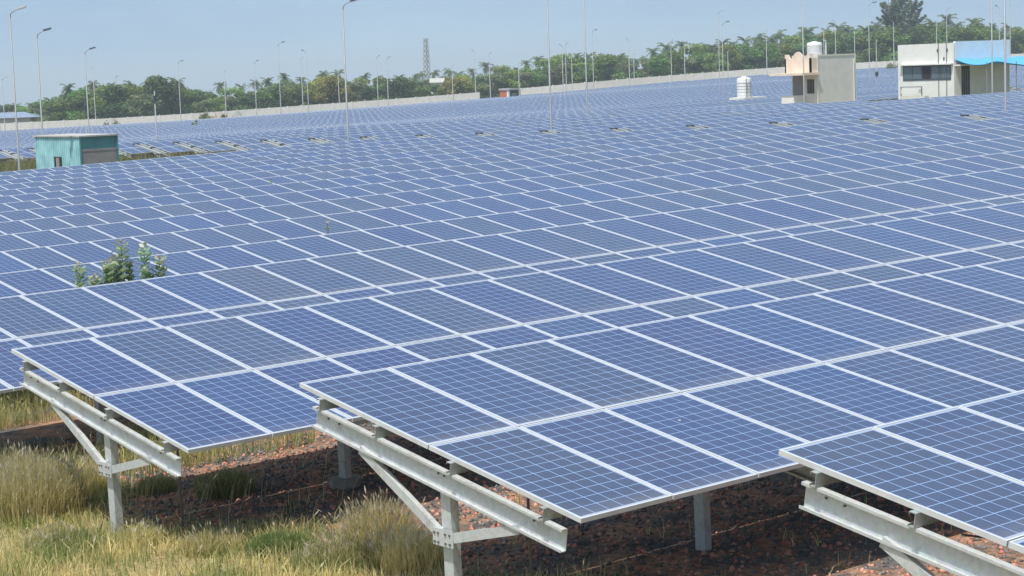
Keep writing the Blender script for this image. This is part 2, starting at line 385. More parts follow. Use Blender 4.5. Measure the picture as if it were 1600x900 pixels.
def place_table(name, X0, n, ncol, label, group):
    Yp = DY*(n-1)-YP; za, zb = T_edge(X0, n)-H, T_edge(X0+ncol*PU, n)-H
    L = ncol*PU; ang = math.atan2(zb-za, L)
    o = thing(name, (X0, Yp, za), label, 'solar table', group); o.rotation_euler = (0, -ang, 0)
    return o
# front block: rows 0 (nearest, A) .. 15
n_ind = 0
for n in range(0, 16):
    x = DXR.get(n, 0.)
    starts = [(x, 20)]; e = x+20*PU
    while e < 61:
        nc = 20 if e+30*PU < 62.5 else int((62.75-e)/PU)
        starts.append((e, nc)); e += nc*PU
    for si, (xs, nc) in enumerate(starts):
        px = [proj((xx, DY*(n-1)-yy, T_edge(xx, n)-yy*.17)) for xx in (xs, xs+nc*PU) for yy in (0, 3.9)]
        if min(p[0] for p in px if p[2] > 1) > 1750 or max(p[0] for p in px) < -200: continue
        if nc < 1: continue
        sec = ['left-end section', 'middle section', 'far right section', 'last short section'][si]
        root = place_table('solar_table', xs, n, nc, f"long blue solar table, {sec} of the {ordn(n)} row before the lane", 'solar tables in the front block')
        tl = TILT+DTR.get(n, 0.); sl = (T_edge(xs+nc*PU, n)-T_edge(xs, n))
        if n <= 9:
            ct, st = math.cos(TILT), math.sin(TILT)
            for i in range(nc):
                q = proj((xs+i*PU, DY*(n-1), T_edge(xs, n)))
                if q[0] > 1950 : continue
                for k in range(2):
                    p = bpy.data.objects.new('solar_panel', PANEL); col.objects.link(p); p.parent = root
                    p.location = LT(i*PU, k*PV, 0); p.rotation_euler = (TILT+random.gauss(0, .0007), random.gauss(0, .0007), 0)
        if n <= 3 and si == 0:
            L = nc*PU-.02
            for xr in [.03+3.02*i for i in range(7)]:
                q = proj((xs+xr, DY*(n-1)-2, T_edge(xs+xr, n)-1))
                if q[0] > 1800: continue
                xo = xr
                def inst(key, fn, nm):
                    me = cached(key, lambda: mk(fn).mesh(nm)); o = link(nm, me, root); o.location = (xo, 0, 0); return o
                inst('rafter', lambda b: rafter(b, 0), 'rafter'); inst('post', lambda b: post(b, 0, .3), 'post')
                br = inst('bl', lambda b: braces(b, 0, 'long'), 'brace'); inst('bs', lambda b: braces(b, 0, 'short'), 'brace')
                inst('plate', lambda b: plate(b, 0), 'gusset_plate'); inst('foot', lambda b: footing(b, 0), 'footing') if xr > 1 and n == 2 else None
            for v in PURL:
                me = cached(('purlin', v, nc), lambda: mk(lambda b: purlin(b, v, L+.03)).mesh('purlin')); link('purlin', me, root)
            if n <= 2:
                b = MB(); xs_ = 0.
                for q_ in range(min(nc, 9)):
                    for v in (.45, 1.42):
                        a_ = LT(q_*PU+.5, v*PV, .05); b.box(a_[0]-.05, a_[0]+.05, a_[1]-.05, a_[1]+.05, a_[2]-.03, a_[2]+.01, 'lamp_dark')
                b.build('junction_boxes', root)
                for v in (.80, 1.30):
                    b = MB(); pts = []
                    for q_ in range(0, 37):
                        u_ = q_*.25; a_ = LT(u_+.05, v*PV+.12*math.sin(u_*1.7), .10+.16*abs(math.sin(u_*math.pi/3.02*1.5))); pts.append(a_)
                    b.tube(pts, .008, 'lamp_dark', 5); b.build('cable', root)
            # thin dark earthing rod behind the first post
            def rod(b):
                y, z = node_pt(); b.tube([(.75, y-.25, -.3), (.75, y-.25, 1.25)], .014, 'bolt', 6)
            if n in (1, 2): link('earthing_rod', cached('rod', lambda: mk(rod).mesh('earthing_rod')), root)
        elif n <= 9:
            link('support_frame', cached(('frame', nc), lambda: table_frame(nc)), root)
        else:
            link('panel_field', cached(('far', nc), lambda: far_table(nc)), root)
        n_ind += 1
# far block, beyond the service lane at X = 62..64
X1 = 63.91
def wall_Z(px):
    return np.interp(px, [-100, 0, 150, 300, 450, 600, 750, 900, 1000, 1100, 1250, 1450, 1700], [420, 425, 432, 440, 450, 460, 470, 480, 490, 500, 510, 520, 530])
KEEP = [(1280, 180, 13), (1450, 165, 15), (1163, 205, 7), (1560, 165, 12)]
KP = [(on_ground(p, Z), r) for p, Z, r in KEEP]
cand = []
for n in range(5, 75):
    Y = DY*(n-1); 
    for s in range(0, 24):
        xs = X1+s*20.5; xm = xs+10
        z = ground(xm, Y-2)+H; px, py, Z = proj((xm, Y-2, z)); pe = [proj((xx, Y-2, z)) for xx in (xs, xs+20)]
        if max(p[0] for p in pe) < -150 or min(p[0] for p in pe) > 1750: continue
        if Z > wall_Z(px)-22 or proj((xs+20, Y, z))[2] > wall_Z(px)-14: continue
        if any(abs(Y-2-K[1]) < r*.55 and K[0]-r*.8-20 < xs < K[0]+r*.8 for K, r in KP):
            continue
        if n >= 26 and n % 22 == 4: continue       # a service lane between rows
        cand.append((Z, n, s, xs, Y))
cand.sort()
FT = far_table(20)
NF = 285-n_ind
for Z, n, s, xs, Y in cand[:NF]:
    root = place_table('solar_table', xs, n, 20, f"far solar table across the service lane, row {ordn(n)}, section {ordn(s) if s else 'beside the lane'}", 'solar tables across the lane')
    root['label'] = f"blue solar table {'with its steel end showing at' if s == 0 else ordn(s)+' from'} the cross lane, {ordn(n)} row back"
    p = link('panel_field', FT, root)
    if s == 0:
        def gap_bars(b):  # grey bars with dark ends for the rafters and purlins exposed at the lane
            b.box(-.95, -.78, .05, 3.85, .02, .10, 'purlin', LT); b.box(-.40, -.25, .05, 3.85, .04, .12, 'purlin', LT); b.box(-.72, -.45, .4, 3.6, .10, .13, 'purlin', LT); b.box(-.95, -.55, -.0, .2, -.03, .12, 'lamp_dark', LT); b.box(-.5, -.15, 1.7, 1.85, -.02, .12, 'lamp_dark', LT)
        link('lane_gap_bars', cached('gap_bars', lambda: mk(gap_bars).mesh('lane_gap_bars')), root)
rest = cand[NF:]
if rest:
    nv = len(FT.vertices); co = np.empty(nv*3, np.float32); FT.vertices.foreach_get('co', co); co = co.reshape(-1, 3)
    fl = [list(p.vertices) for p in FT.polygons[:41]]+[]
    # modules and the slab below them only; the steel under these rows is not seen
    nq = 40; fidx = np.array([list(FT.polygons[i].vertices) for i in range(nq)]+[list(FT.polygons[nq+j].vertices) for j in range(6)])
    used = np.unique(fidx); remap = -np.ones(nv, int); remap[used] = np.arange(len(used)); cu = co[used]; fi = remap[fidx]
    VV, FF = [], []
    for k, (Z, n, s, xs, Y) in enumerate(rest):
        za, zb = T_edge(xs, n)-H, T_edge(xs+20*PU, n)-H; ang = math.atan2(zb-za, 20*PU)
        c = cu.copy(); x = c[:, 0]*math.cos(ang)-c[:, 2]*math.sin(ang); zz = c[:, 0]*math.sin(ang)+c[:, 2]*math.cos(ang)
        VV.append(np.stack([x+xs, c[:, 1]+Y-YP, zz+za], 1)); FF.append(fi+k*len(used))
    mi = np.tile(np.array([0]*nq+[1]*6), len(rest))
    me = np_mesh('solar_tables_beyond', np.concatenate(VV), np.concatenate(FF), ['panel_far', 'alu'], mi=mi)
    l = me.uv_layers.new(name='UVMap'); quv = np.array([(0, 0), (0, PL), (PW, PL), (PW, 0)], np.float32)
    uvs = np.tile(np.concatenate([np.tile(quv, (nq, 1)), np.zeros((24, 2), np.float32)]), (len(rest), 1)); l.data.foreach_set('uv', uvs.ravel())
    a = me.attributes.new('rnd', 'FLOAT', 'FACE'); a.data.foreach_set('value', RNG.random(len(mi)).astype(np.float32))
    o = link('solar_tables', me); tag(o, 'endless far rows of blue solar tables running up to the boundary wall', 'solar tables', kind='stuff')
print('tables', n_ind, NF, len(rest))

# ------------------------------------------------------------------ boundary wall
M['wall'] = plaster('wall_plaster', (.80, .77, .73), .10)
M['brickw'] = plaster('grey_render', (.36, .35, .33), .12)
def wall_run(pxs, label, h=3.2, tex='wall'):
    b = MB(); pts = [on_ground(p, wall_Z(p)) for p in pxs]
    for a, c in zip(pts, pts[1:]):
        a, c = Vector(a), Vector(c); d = (c-a).normalized(); s = Vector((d.y, -d.x, 0)).normalized()*.1; u = Vector((0, 0, h)); dn = Vector((0, 0, -.5))
        b.hexa([a-s+dn, c-s+dn, c+s+dn, a+s+dn, a-s+u, c-s+u, c+s+u, a+s+u], tex)
        L = (c-a).length; k = int(L/3.2)
        for j in range(k):
            p = a+d*(j*3.2); b.hexa([p+q+dn for q in (-s*1.6, d*.22-s*1.6, d*.22+s*1.6, s*1.6)]+[p+q+u*1.04 for q in (-s*1.6, d*.22-s*1.6, d*.22+s*1.6, s*1.6)], tex)
    o = b.build('boundary_wall'); fix_normals(o.data); tag(o, label, 'wall'); return o
wall_run(list(range(-150, 751, 50)), 'long pale plastered boundary wall along the left half of the tree line')
wall_run(list(range(814, 1700, 50)), 'long pale boundary wall from the orange hut past the white water tank')

# ------------------------------------------------------------------ street lamps
def lamp(i, xt, yt, Z, arm, label, yb=None):
    P = on_ground(xt+ (0), Z); 
    # foot is under the top: vertical lean of the picture shifts the column, so step along the lateral axis
    T = at(xt, yt, Z); P = np.array([T[0], T[1], ground(T[0], T[1])]); h = max(2.5, T[2]-P[2])
    root = thing('street_lamp' if arm else 'mast', tuple(P), label, 'street lamp' if arm else 'mast', 'street lamps across the solar field' if arm else None)
    th = max(.065, Z*.00024)
    b = MB(); b.tube([(0, 0, -.3), (0, 0, 1.1), (0, 0, 1.12), (0, 0, h)], [th*1.15, th*1.15, th*.95, th*.6], 'pole', 10); b.box(-.2, .2, -.2, .2, -.1, .03, 'concrete'); b.build('pole', root, True)
    if arm:
        a = arm if isinstance(arm, (int, float)) else 1.
        dr = Vector((CR[0][0], CR[0][1], 0)).normalized()*a; L = .55
        b = MB(); b.tube([(0, 0, h-.25), dr*.06+Vector((0, 0, h+.02)), dr*.25+Vector((0, 0, h+.16)), dr*L+Vector((0, 0, h+.30))], [th*.6, th*.5, th*.4, th*.4], 'pole', 8); b.build('arm', root, True)
        b = MB(); m = 'lamp_dark' if i % 3 else 'lamp_pale'
        s0, s1 = dr*(L-.08)+Vector((0, 0, h+.30)), dr*(L+.42)+Vector((0, 0, h+.42)); b.bar(s0, s1, .26, .09, m); b.bar(s0+Vector((0, 0, -.05)), s0+(s1-s0)*.9+Vector((0, 0, -.06)), .2, .05, 'lamp_pale'); b.build('lamp_head', root)
    return root
LAMPS = [
 (15,22,115,1,'tall grey street lamp to the left of the teal shed, tallest on that side'),
 (57,55,129,1,'grey street lamp standing just behind the left end of the teal shed'),
 (132,82,172,1,'grey street lamp rising behind the right half of the teal shed'),
 (145,108,441,-.6,'slim pale street lamp behind the wall close to the lamp over the shed roof'),
 (180,122,445,.6,'small faint street lamp at the wall beside the grey bush'),
 (278,98,330,1,'grey street lamp between the dark round tree and the brush pile'),
 (350,112,440,.8,'small street lamp behind the brush pile at the wall'),
 (397,98,330,.8,'grey street lamp next right of the brush pile'),
 (434,70,262,1,'grey street lamp with short arm above the wall, taller than its neighbours'),
 (470,92,452,0.7,'slim pale street lamp, left one of a close pair at the wall'),
 (478,82,300,-.7,'darker street lamp, right one of a close pair'),
 (535,10,118,1,'tall grey street lamp with black lamp head touching the top of the photo'),
 (528,110,456,.6,'small street lamp just left of the tall black headed lamp'),
 (588,90,400,.8,'slim street lamp left of the paired one beyond the wall'),
 (604,92,405,.8,'slim street lamp standing left of the lattice tower'),
 (706,104,466,.6,'small street lamp beside the yellow green tree'),
 (741,80,470,-.7,'pale street lamp at the end of the left boundary wall'),
 (764,85,472,.7,'grey street lamp between the wall end and the orange hut'),
 (810,100,480,.6,'faint street lamp behind the orange hut'),
 (878,72,400,-.6,'pale street lamp between the two very tall poles'),
 (883,70,470,.6,'thin street lamp right beside the pale lamp between the tall poles'),
 (893,90,440,.6,'low faint street lamp left of the second tall pole'),
 (925,50,330,.9,'grey street lamp just right of the second tall pole'),
 (982,62,480,-.6,'slim street lamp in the gap between two round tree crowns'),
 (990,85,492,.5,'tiny faint street lamp behind the gap of the tree line'),
 (1048,65,450,.6,'slim street lamp in front of the coconut palm crown'),
 (1069,68,455,-.6,'slim street lamp right of the coconut palm crown'),
 (1122,20,262,1.1,'tall grey street lamp with curved arm, left of a close pair'),
 (1128,38,275,1.1,'shorter grey street lamp right of a close pair'),
 (1137,80,480,.5,'small pale street lamp behind the close pair'),
 (1197,48,480,.6,'slim street lamp standing between the water tank and the small house'),
 (1287,50,500,.5,'slim street lamp behind the roof tank of the small house'),
 (1305,35,480,-.6,'pale street lamp right behind the roof tank'),
 (1335,48,480,-.5,'thin pale street lamp above the right edge of the small house'),
 (1357,8,262,1.1,'tall grey street lamp between the small house and the white building'),
 (1396,35,480,-.5,'slim street lamp just left of the white building'),
 (1479,15,300,.9,'grey street lamp behind the roof of the white building'),
 (1561,12,330,-.7,'slim street lamp behind the blue part of the white building'),
 (1578,0,380,.7,'grey street lamp behind the blue awning'),
 (3,124,330,1,'grey street lamp cut by the left edge of the photo'),
 (1463,35,480,-.5,'faint street lamp behind the white building roof'),
]
for i, (x, y, Z, a, lb) in enumerate(LAMPS): lamp(i, x, y, Z, a, lb)
# poles whose heads are above the picture
for i, (x, y, Z, lb) in enumerate([(853, -52, 117, 'very tall pale lamp pole cut by the top of the photo, near the lane'), (911, -40, 150, 'second very tall pole cut by the top of the photo, right of the first'),
        (1253, -25, 172, 'tall lamp pole standing in front of the small house porch'), (1549, -30, 150, 'tall lamp pole in front of the blue awning'), (1569, -90, 95, 'thick pale lamp pole nearest on the right, cut by the photo top')]):
    lamp(i+3, x, y, Z, 1, lb)
P = at(241, 140, 152); lm = lamp(1, 241, 142, 152, 0, 'dark slim camera mast standing by the lane right of the teal shed')
b = MB(); hh = at(241, 142, 152)[2]-ground(at(241, 142, 152)[0], at(241, 142, 152)[1]); b.box(-.11, .11, -.1, .1, hh-.8, hh-.35, 'lamp_dark'); b.build('camera_box', lm)
lm = lamp(1, 1369, 62, 230, 0, 'thin dark mast with small boxes between the small house and the white building')
b = MB(); b.box(-.14, .14, -.12, .12, 3.3, 3.8, 'lamp_dark'); b.build('junction_box', lm)
lamp(1, 106, 188, 330, 0, 'short stubby post in front of the wall left of the shed roof')

# lattice tower
def lattice():
    Z = 620; P = at(665, 60, Z); gz = ground(P[0], P[1]); h = P[2]-gz
    root = thing('lattice_tower', (P[0], P[1], gz), 'slim steel lattice tower rising above the tree line', 'tower')
    b = MB(); w0, w1 = 1.0, .5; C4 = [(-1, -1), (1, -1), (1, 1), (-1, 1)]
    def cpt(q, z): w = w0+(w1-w0)*z/h; return (C4[q][0]*w, C4[q][1]*w, z)
    for q in range(4): b.tube([cpt(q, 0), cpt(q, h)], .10, 'steel', 5)
    n = 12
    for j in range(n):
        z0, z1 = h*j/n, h*(j+1)/n
        for q in range(4): b.tube([cpt(q, z0), cpt((q+1) % 4, z1)], .07, 'pole', 4); b.tube([cpt((q+1) % 4, z0), cpt(q, z1)], .07, 'pole', 4); b.tube([cpt(q, z1), cpt((q+1) % 4, z1)], .05, 'pole', 4)
    b.build('lattice', root)
lattice()

# ------------------------------------------------------------------ teal shed
def b_teal(t, b):
    N = NB(t); p = N.pos(); n = N.noise(1.2, 5, p)
    t.links.new(N.ramp(n, [(.3, (.24, .49, .51)), (.65, (.40, .70, .72))]), b.inputs['Base Color'])
M['teal'] = mat('teal_painted_sheet', b_teal, rough=.5)
M['teal_dark'] = plaster('teal_canvas', (.10, .30, .30), .2)
M['roof_pale'] = plaster('pale_roof', (.46, .45, .42))
M['grey_sheet'] = plaster('grey_board', (.30, .285, .26), .15)
M['dark'] = mat('dark_opening', color=(.02, .022, .025), rough=.7)
M['window'] = mat('window_glass', color=(.10, .14, .17), rough=.08, spec=.8)
def corner_frame(px, Z, y_top=None):
    P = on_ground(px, Z); return P
def shed():
    P = at(124, 213, 118); gz = ground(P[0], P[1]); h = P[2]-gz
    W, L = 2.45, 5.9
    r = thing('container_shed', (P[0], P[1], gz), 'teal corrugated container shed standing among weeds behind the front block', 'shed')
    # body: corner at origin, extends +X by W, +Y by L ; west face (x=0) carries the door
    b = MB(); b.box(.06, W, .05, L, -.2, h-.06, 'teal_dark'); b.build('body', r)
    b = MB(); k = 24; pitch = L/k
    for j in range(k):
        y0 = j*pitch
        b.box(-.01, .055, y0+.03, y0+pitch*.55, 0, h-.10, 'teal')
    b.box(.02, .058, 0, L, 0, h-.08, 'teal'); b.build('corrugated_wall', r)
    b = MB(); b.box(-.08, W+.1, -.1, L+.1, h-.06, h+.03, 'roof_pale'); b.build('roof', r)
    b = MB()
    for x0 in (-.02, W-.02): b.box(x0, x0+.1, -.05, .05, 0, h-.06, 'teal_dark')
    b.box(.1, W-.05, -.03, .045, h*.72, h*.76, 'grey_sheet'); b.build('corner_posts', r)
    b = MB(); b.box(.12, W-.06, -.012, .045, 0, h*.72, 'grey_sheet'); b.build('lower_board', r)
    b = MB(); b.box(-.03, .0, 2.45, 3.35, 0, h*.62, 'dark'); d = b.build('door', r)
    b = MB(); b.box(-.05, -.03, 2.7, 3.1, h*.35, h*.6, 'grey_sheet'); b.build('door_bars', d)
    b = MB(); b.box(-.03, -.012, 3.45, 4.6, .8, h*.66, 'teal'); b.build('shutter', r)
shed()

# ------------------------------------------------------------------ small house with roof tank
M['grey_render'] = plaster('grey_render_wall', (.70, .68, .63), .08)
M['peach'] = plaster('peach_paint', (.82, .67, .53), .1)
M['cream'] = plaster('cream_paint', (.70, .68, .60), .08)
M['white'] = plaster('white_paint', (.78, .78, .74), .06)
M['skyblue'] = plaster('sky_blue_paint', (.76, .85, .89), .06)
M['tank'] = mat('white_tank_plastic', color=(.74, .74, .74), rough=.45)
M['awn'] = mat('blue_tarpaulin', color=(.10, .40, .72), rough=.55)
def tank_mesh(b, r, h, z=0., c=(0, 0)):
    ps, rd = [], []
    prof = [(0, .97), (.06, 1)]
    for j in range(5): t = .1+.14*j; prof += [(t, 1), (t+.02, 1.03), (t+.05, 1.03), (t+.07, 1)]
    prof += [(.84, 1), (.90, .93), (.93, .7), (.945, .42), (.95, .34), (1.0, .34), (1.001, .01)]
    for t, k in prof: ps.append((c[0], c[1], z+t*h)); rd.append(r*k)
    b.tube(ps, rd, 'tank', 20)
def house():
    P = at(1277, 86, 180); gz = ground(P[0], P[1]); h = P[2]-gz
    r = thing('small_house', (P[0], P[1], gz), 'small grey house with scalloped peach parapet and projecting porch slab', 'house')
    W, L = 5.2, 3.1
    b = MB(); b.box(0, W, 0, L, -.3, h, 'grey_render'); b.build('walls', r)
    b = MB(); b.box(-.06, .1, -.05, .02, -.2, h+.03, 'cream'); b.box(W-.12, W+.05, -.05, .02, -.2, h+.02, 'cream'); b.box(.1, W-.12, -.04, .02, h-.12, h+.03, 'cream'); b.build('trim', r)
    # scalloped parapet over the porch side, running along Y on the west face
    b = MB(); n = 40; z0 = h-1.55; prev = None
    def top(t):
        a = abs(t-.5)
        if a < .17: return h+.35*math.cos(a/.17*math.pi/2)+.0
        if a < .36: return h-.28+.3*((a-.265)/.095)**2 if a > .17 else h
        return h+.12
    for j in range(n):
        ya, yb = L*j/n, L*(j+1)/n; za, zb = top(j/n), top((j+1)/n); x0, x1 = -.95, -.78
        b.hexa([(x0, ya, z0), (x1, ya, z0), (x1, yb, z0), (x0, yb, z0), (x0, ya, za), (x1, ya, za), (x1, yb, zb), (x0, yb, zb)], 'peach')
    b.box(-.95, 0, 0, .15, z0, h-.25, 'peach'); b.box(-.95, 0, L-.15, L, z0, h-.25, 'peach'); b.build('parapet', r)
    b = MB(); b.box(-2.3, .0, -.25, L+.7, z0-.22, z0, 'peach'); b.build('porch_slab', r)
    b = MB(); b.box(-.012, .02, .35, 1.35, z0-2.0, z0-.55, 'cream'); w = b.build('window', r)
    b = MB(); b.box(-.03, -.012, .43, 1.27, z0-1.92, z0-.63, 'dark'); b.build('pane', w)
    b = MB()
    for y in (.6, .78, .96, 1.12): b.box(-.05, -.03, y, y+.03, z0-1.92, z0-.63, 'grey_sheet')
    b.build('grille', w)
    b = MB(); b.box(-1.5, -.02, 1.6, 1.75, -.2, z0-2.05, 'white'); b.box(-1.5, -1.35, 1.75, L, -.2, z0-2.05, 'white'); b.build('porch_wall', r)
    b = MB(); b.box(-.02, 0., 1.75, L-.1, 0, z0-.3, 'grey_sheet'); b.build('door', r)
    b = MB(); b.tube([(W-.3, -.08, 0), (W-.3, -.08, h-.5)], .06, 'tank', 8); b.build('drain_pipe', r)
    t = MB(); tank_mesh(t, .68, 1.25, 0); o = t.build('water_tank', None, True); o.location = (P[0]+.65, P[1]+.9, P[2]+.0)
    tag(o, 'white ribbed plastic water tank standing on the small house roof', 'water tank')
    b = MB(); b.tube([(1.75, .5, h), (1.75, .5, h+1.3), (1.5, .5, h+1.32)], .06, 'tank', 8); b.build('roof_pipe', r)
house()
def water_tank_ground():
    P = at(1163, 152, 205); T = at(1163, 119, 205); gz = ground(P[0], P[1]); zb = P[2]
    r = thing('water_tank', (P[0], P[1], gz), 'big white water tank on a slab stand, alone among the solar tables', 'water tank')
    b = MB(); tank_mesh(b, .74, T[2]-zb, zb-gz); b.build('tank_body', r, True)
    b = MB(); b.box(-1.1, 2.2, -1.1, 1.1, zb-gz-.22, zb-gz-.003, 'white'); b.box(-1.0, 1.0, -.9, .9, -.3, zb-gz-.22, 'concrete'); b.build('stand', r)
    b = MB(); b.tube([(-.5, -.8, zb-gz), (-.5, -.8, T[2]-gz-.2)], .05, 'pole', 6); b.tube([(.1, -.84, zb-gz), (.1, -.84, T[2]-gz-.5)], .05, 'pole', 6); b.build('pipe', r)
water_tank_ground()

def white_building():
    P = at(1490, 67, 165); gz = ground(P[0], P[1]); h = P[2]-gz
    r = thing('control_building', (P[0], P[1], gz), 'white flat roofed building with a band of windows and blue awning', 'building')
    W, L = 7.6, 5.9       # +X and +Y
    b = MB(); b.box(.2, W, .2, L-.02, -.4, h-.35, 'cream'); b.box(0, .2, 0, L, -.4, h, 'white')
    b.build('walls', r)
    b = MB(); b.box(.205, W, -.02, .2, h-1.75, h+.12, 'skyblue'); b.box(W-.9, W+.02, -.03, .2, h-1.5, h+.14, 'white'); b.build('blue_parapet', r)
    b = MB(); b.box(.2, W, 0, .19, -.4, h-1.76, 'cream'); b.build('front_wall', r)
    b = MB(); y0, y1, z0, z1 = .35, 5.3, h-3.0, h-1.85
    b.box(-.03, 0, y0-.06, y1+.06, z0-.06, z1+.06, 'lamp_dark'); w = b.build('window', r)
    b = MB()
    for j in range(5):
        a = y0+j*(y1-y0)/5; b.box(-.045, -.03, a+.06, a+(y1-y0)/5-.06, z0+.08, z1-.06, 'dark' if j == 2 else 'window')
    b.build('pane', w)
    b = MB(); b.box(-.35, 0, y0-.3, y1+.25, z1+.08, z1+.18, 'white'); b.build('window_hood', r)
    b = MB()
    for y, z in ((1.6, h-.45), (.6, h-.45), (.95, h-1.15)): b.box(-.05, 0, y, y+.12, z-.25, z, 'bolt')
    b.build('cable_box', r)
    for y in (1.55, .72): 
        b = MB(); b.tube([(-.06, y, 0), (-.06, y, h+.35)], .028, 'bolt', 6); b.build('conduit', r)
    b = MB(); b.box(1.0, 2.1, -.02, .0, 0, h-1.95, 'dark'); d = b.build('door', r)
    b = MB()
    for x in (1.15, 1.45, 1.75): b.box(x, x+.05, -.04, -.02, .2, h-2.2, 'grey_sheet')
    b.build('door_bars', d)
    b = MB(); b.box(.1, 2.6, -.55, -.0, h-1.92, h-1.80, 'white'); b.build('door_canopy', r)
    # awning: sagging blue sheet over the front
    b = MB(); nx, ny = 22, 6; X0, X1_, Y0, Y1_ = .1, 12.5, -.03, -3.2
    pt = lambda i, j: (X0+(X1_-X0)*i/nx, Y0+(Y1_-Y0)*j/ny, h-1.35-.55*j/ny+.05*math.sin(i*.9)-.22*math.sin(math.pi*j/ny)+.22*math.sin(i*.42+.3)*(j/ny))
    for i in range(nx):
        for j in range(ny):
            b.face([pt(i, j), pt(i, j+1), pt(i+1, j+1), pt(i+1, j)], 'awn'); 
            b.face([tuple(np.array(q)+(0, 0, -.03)) for q in (pt(i, j), pt(i+1, j), pt(i+1, j+1), pt(i, j+1))], 'awn')
    b.build('awning', r)
    for x in (.3, 4.3, 8.2, 12.3):
        b = MB(); b.tube([(x, -3.1, 0), (x, -3.1, h-1.7)], .05, 'pole', 6); b.build('awning_post', r)
    # outdoor unit rack in front of the windows
    Q = (P[0]-1.6, P[1]+2.1, gz)
    r2 = thing('pipe_rack', Q, 'low pale rack standing below the window band of the white building', 'rack')
    b = MB(); hz = h-3.55
    b.tube([(0, 0, 0), (0, 0, hz), (0, 2.2, hz), (0, 2.2, 0)], .05, 'lamp_dark', 6); b.build('rail', r2)
    b = MB(); b.box(-.25, .25, .15, 2.0, hz-.55, hz-.2, 'white'); b.box(-.3, .3, -.5, 2.0, hz-.95, hz-.75, 'cream'); b.build('shelf', r2)
white_building()

# orange hut by the wall, blue roofed hall, cream house in the trees
M['orange'] = plaster('orange_paint', (.62, .16, .05)); M['blueroof'] = plaster('blue_roof_sheet', (.22, .28, .38)); 
def hut():
    Z = 440; P = at(795, 152, Z); T = at(795, 138, Z); gz = ground(P[0], P[1]); h = T[2]-gz
    r = thing('orange_hut', (P[0], P[1], gz), 'small orange and black hut with white roof in the wall gap', 'hut')
    b = MB(); b.box(0, 2.6, 0, 3, 0, h-.4, 'dark'); b.build('body', r)
    b = MB(); b.box(-.03, 0, .6, 3, 0, h-.4, 'orange'); b.box(-.04, .35, -.05, .6, 0, h-.4, 'white'); b.build('side_wall', r)
    b = MB(); b.box(-.2, 2.8, -.3, 3.2, h-.4, h, 'roof_pale'); b.build('roof', r)
    b = MB(); b.box(.8, 2.2, -.02, 0, h*.35, h*.7, 'grey_sheet'); b.build('window', r)
hut()
def hall():
    Z = 455; P = at(-36, 198, Z); gz = ground(P[0], P[1]); e = at(20, 184, Z)[2]-gz; k = at(20, 175.5, Z)[2]-gz
    r = thing('low_hall', (P[0], P[1], gz), 'low long building with pale blue hipped roof behind the wall', 'building')
    r.rotation_euler = (0, 0, -YAW)
    b = MB(); b.box(0, 12.4, 0, 6, -1, e, 'brickw'); b.build('walls', r)
    b = MB(); x0, x1, y0, y1 = -.5, 13.6, -.6, 6.6
    b.v = [(x0, y0, e), (x1, y0, e), (x1, y1, e), (x0, y1, e), (x0+3, 3, k), (x1-3.3, 3, k)]
    b.mi_of('blueroof'); b.f = [(0, 1, 5, 4), (1, 2, 5), (2, 3, 4, 5), (3, 0, 4), (3, 2, 1, 0)]; b.mi = [0]*5; b.build('roof', r)
hall()
def cream_house(px, y0, y1, Z, w, label):
    P = at(px, y1, Z); T = at(px, y0, Z); gz = ground(P[0], P[1]); h = T[2]-gz
    r = thing('cream_house', (P[0], P[1], gz), label, 'house'); r.rotation_euler = (0, 0, -YAW)
    b = MB(); b.box(-w/2, w/2, 0, 4, -.5, h-.8, 'cream'); b.build('walls', r)
    b = MB(); x0, x1, ya, yb, e, k = -w/2-.3, w/2+.3, -.4, 4.4, h-.8, h+.3
    b.v = [(x0, ya, e), (x1, ya, e), (x1, yb, e), (x0, yb, e), (x0, 2, k), (x1, 2, k)]; b.mi_of('roof_pale'); b.f = [(0, 1, 5, 4), (1, 2, 5), (2, 3, 4, 5), (3, 0, 4), (3, 2, 1, 0)]; b.mi = [0]*5; b.build('roof', r)
    b = MB(); b.box(-.6, .6, -.03, 0, h-3, h-1.6, 'dark'); b.build('window', r)
cream_house(683, 124, 135, 500, 3.2, 'small cream house half hidden by trees right of the lattice tower')

# ------------------------------------------------------------------ foliage
def leaf_cloud(n, centers, radii, size, dark, light, flat=.0):
    """n small leaf quads spread in ellipsoid clumps; returns V, F, tint"""
    k = RNG.integers(0, len(centers), n); c = centers[k]; r = radii[k]
    d = RNG.normal(size=(n, 3)); d /= np.linalg.norm(d, axis=1)[:, None]; rad = RNG.random(n)**.45
    p = c+d*r*rad[:, None]
    nrm = d*.7+RNG.normal(size=(n, 3))*.6+np.array([0, 0, .4]); nrm /= np.linalg.norm(nrm, axis=1)[:, None]
    a = np.cross(nrm, RNG.normal(size=(n, 3))); a /= np.linalg.norm(a, axis=1)[:, None]; b = np.cross(nrm, a)
    s = size*(.6+.8*RNG.random(n))[:, None]; 
    P = np.stack([p-a*s, p-b*s*.55, p+a*s, p+b*s*.55], 1).reshape(-1, 3)
    Fq = np.arange(n*4).reshape(n, 4); ct = RNG.random(len(centers))[k]; t = np.clip(.65*ct+.35*RNG.random(n), 0, 1)[:, None]
    return P, Fq, np.array(dark)*(1-t)+np.array(light)*t
GREENS = [((.07, .12, .035), (.20, .32, .08)), ((.055, .10, .04), (.14, .23, .08)), ((.11, .17, .04), (.28, .38, .09)), ((.17, .20, .04), (.38, .38, .09)), ((.10, .13, .06), (.25, .28, .13))]
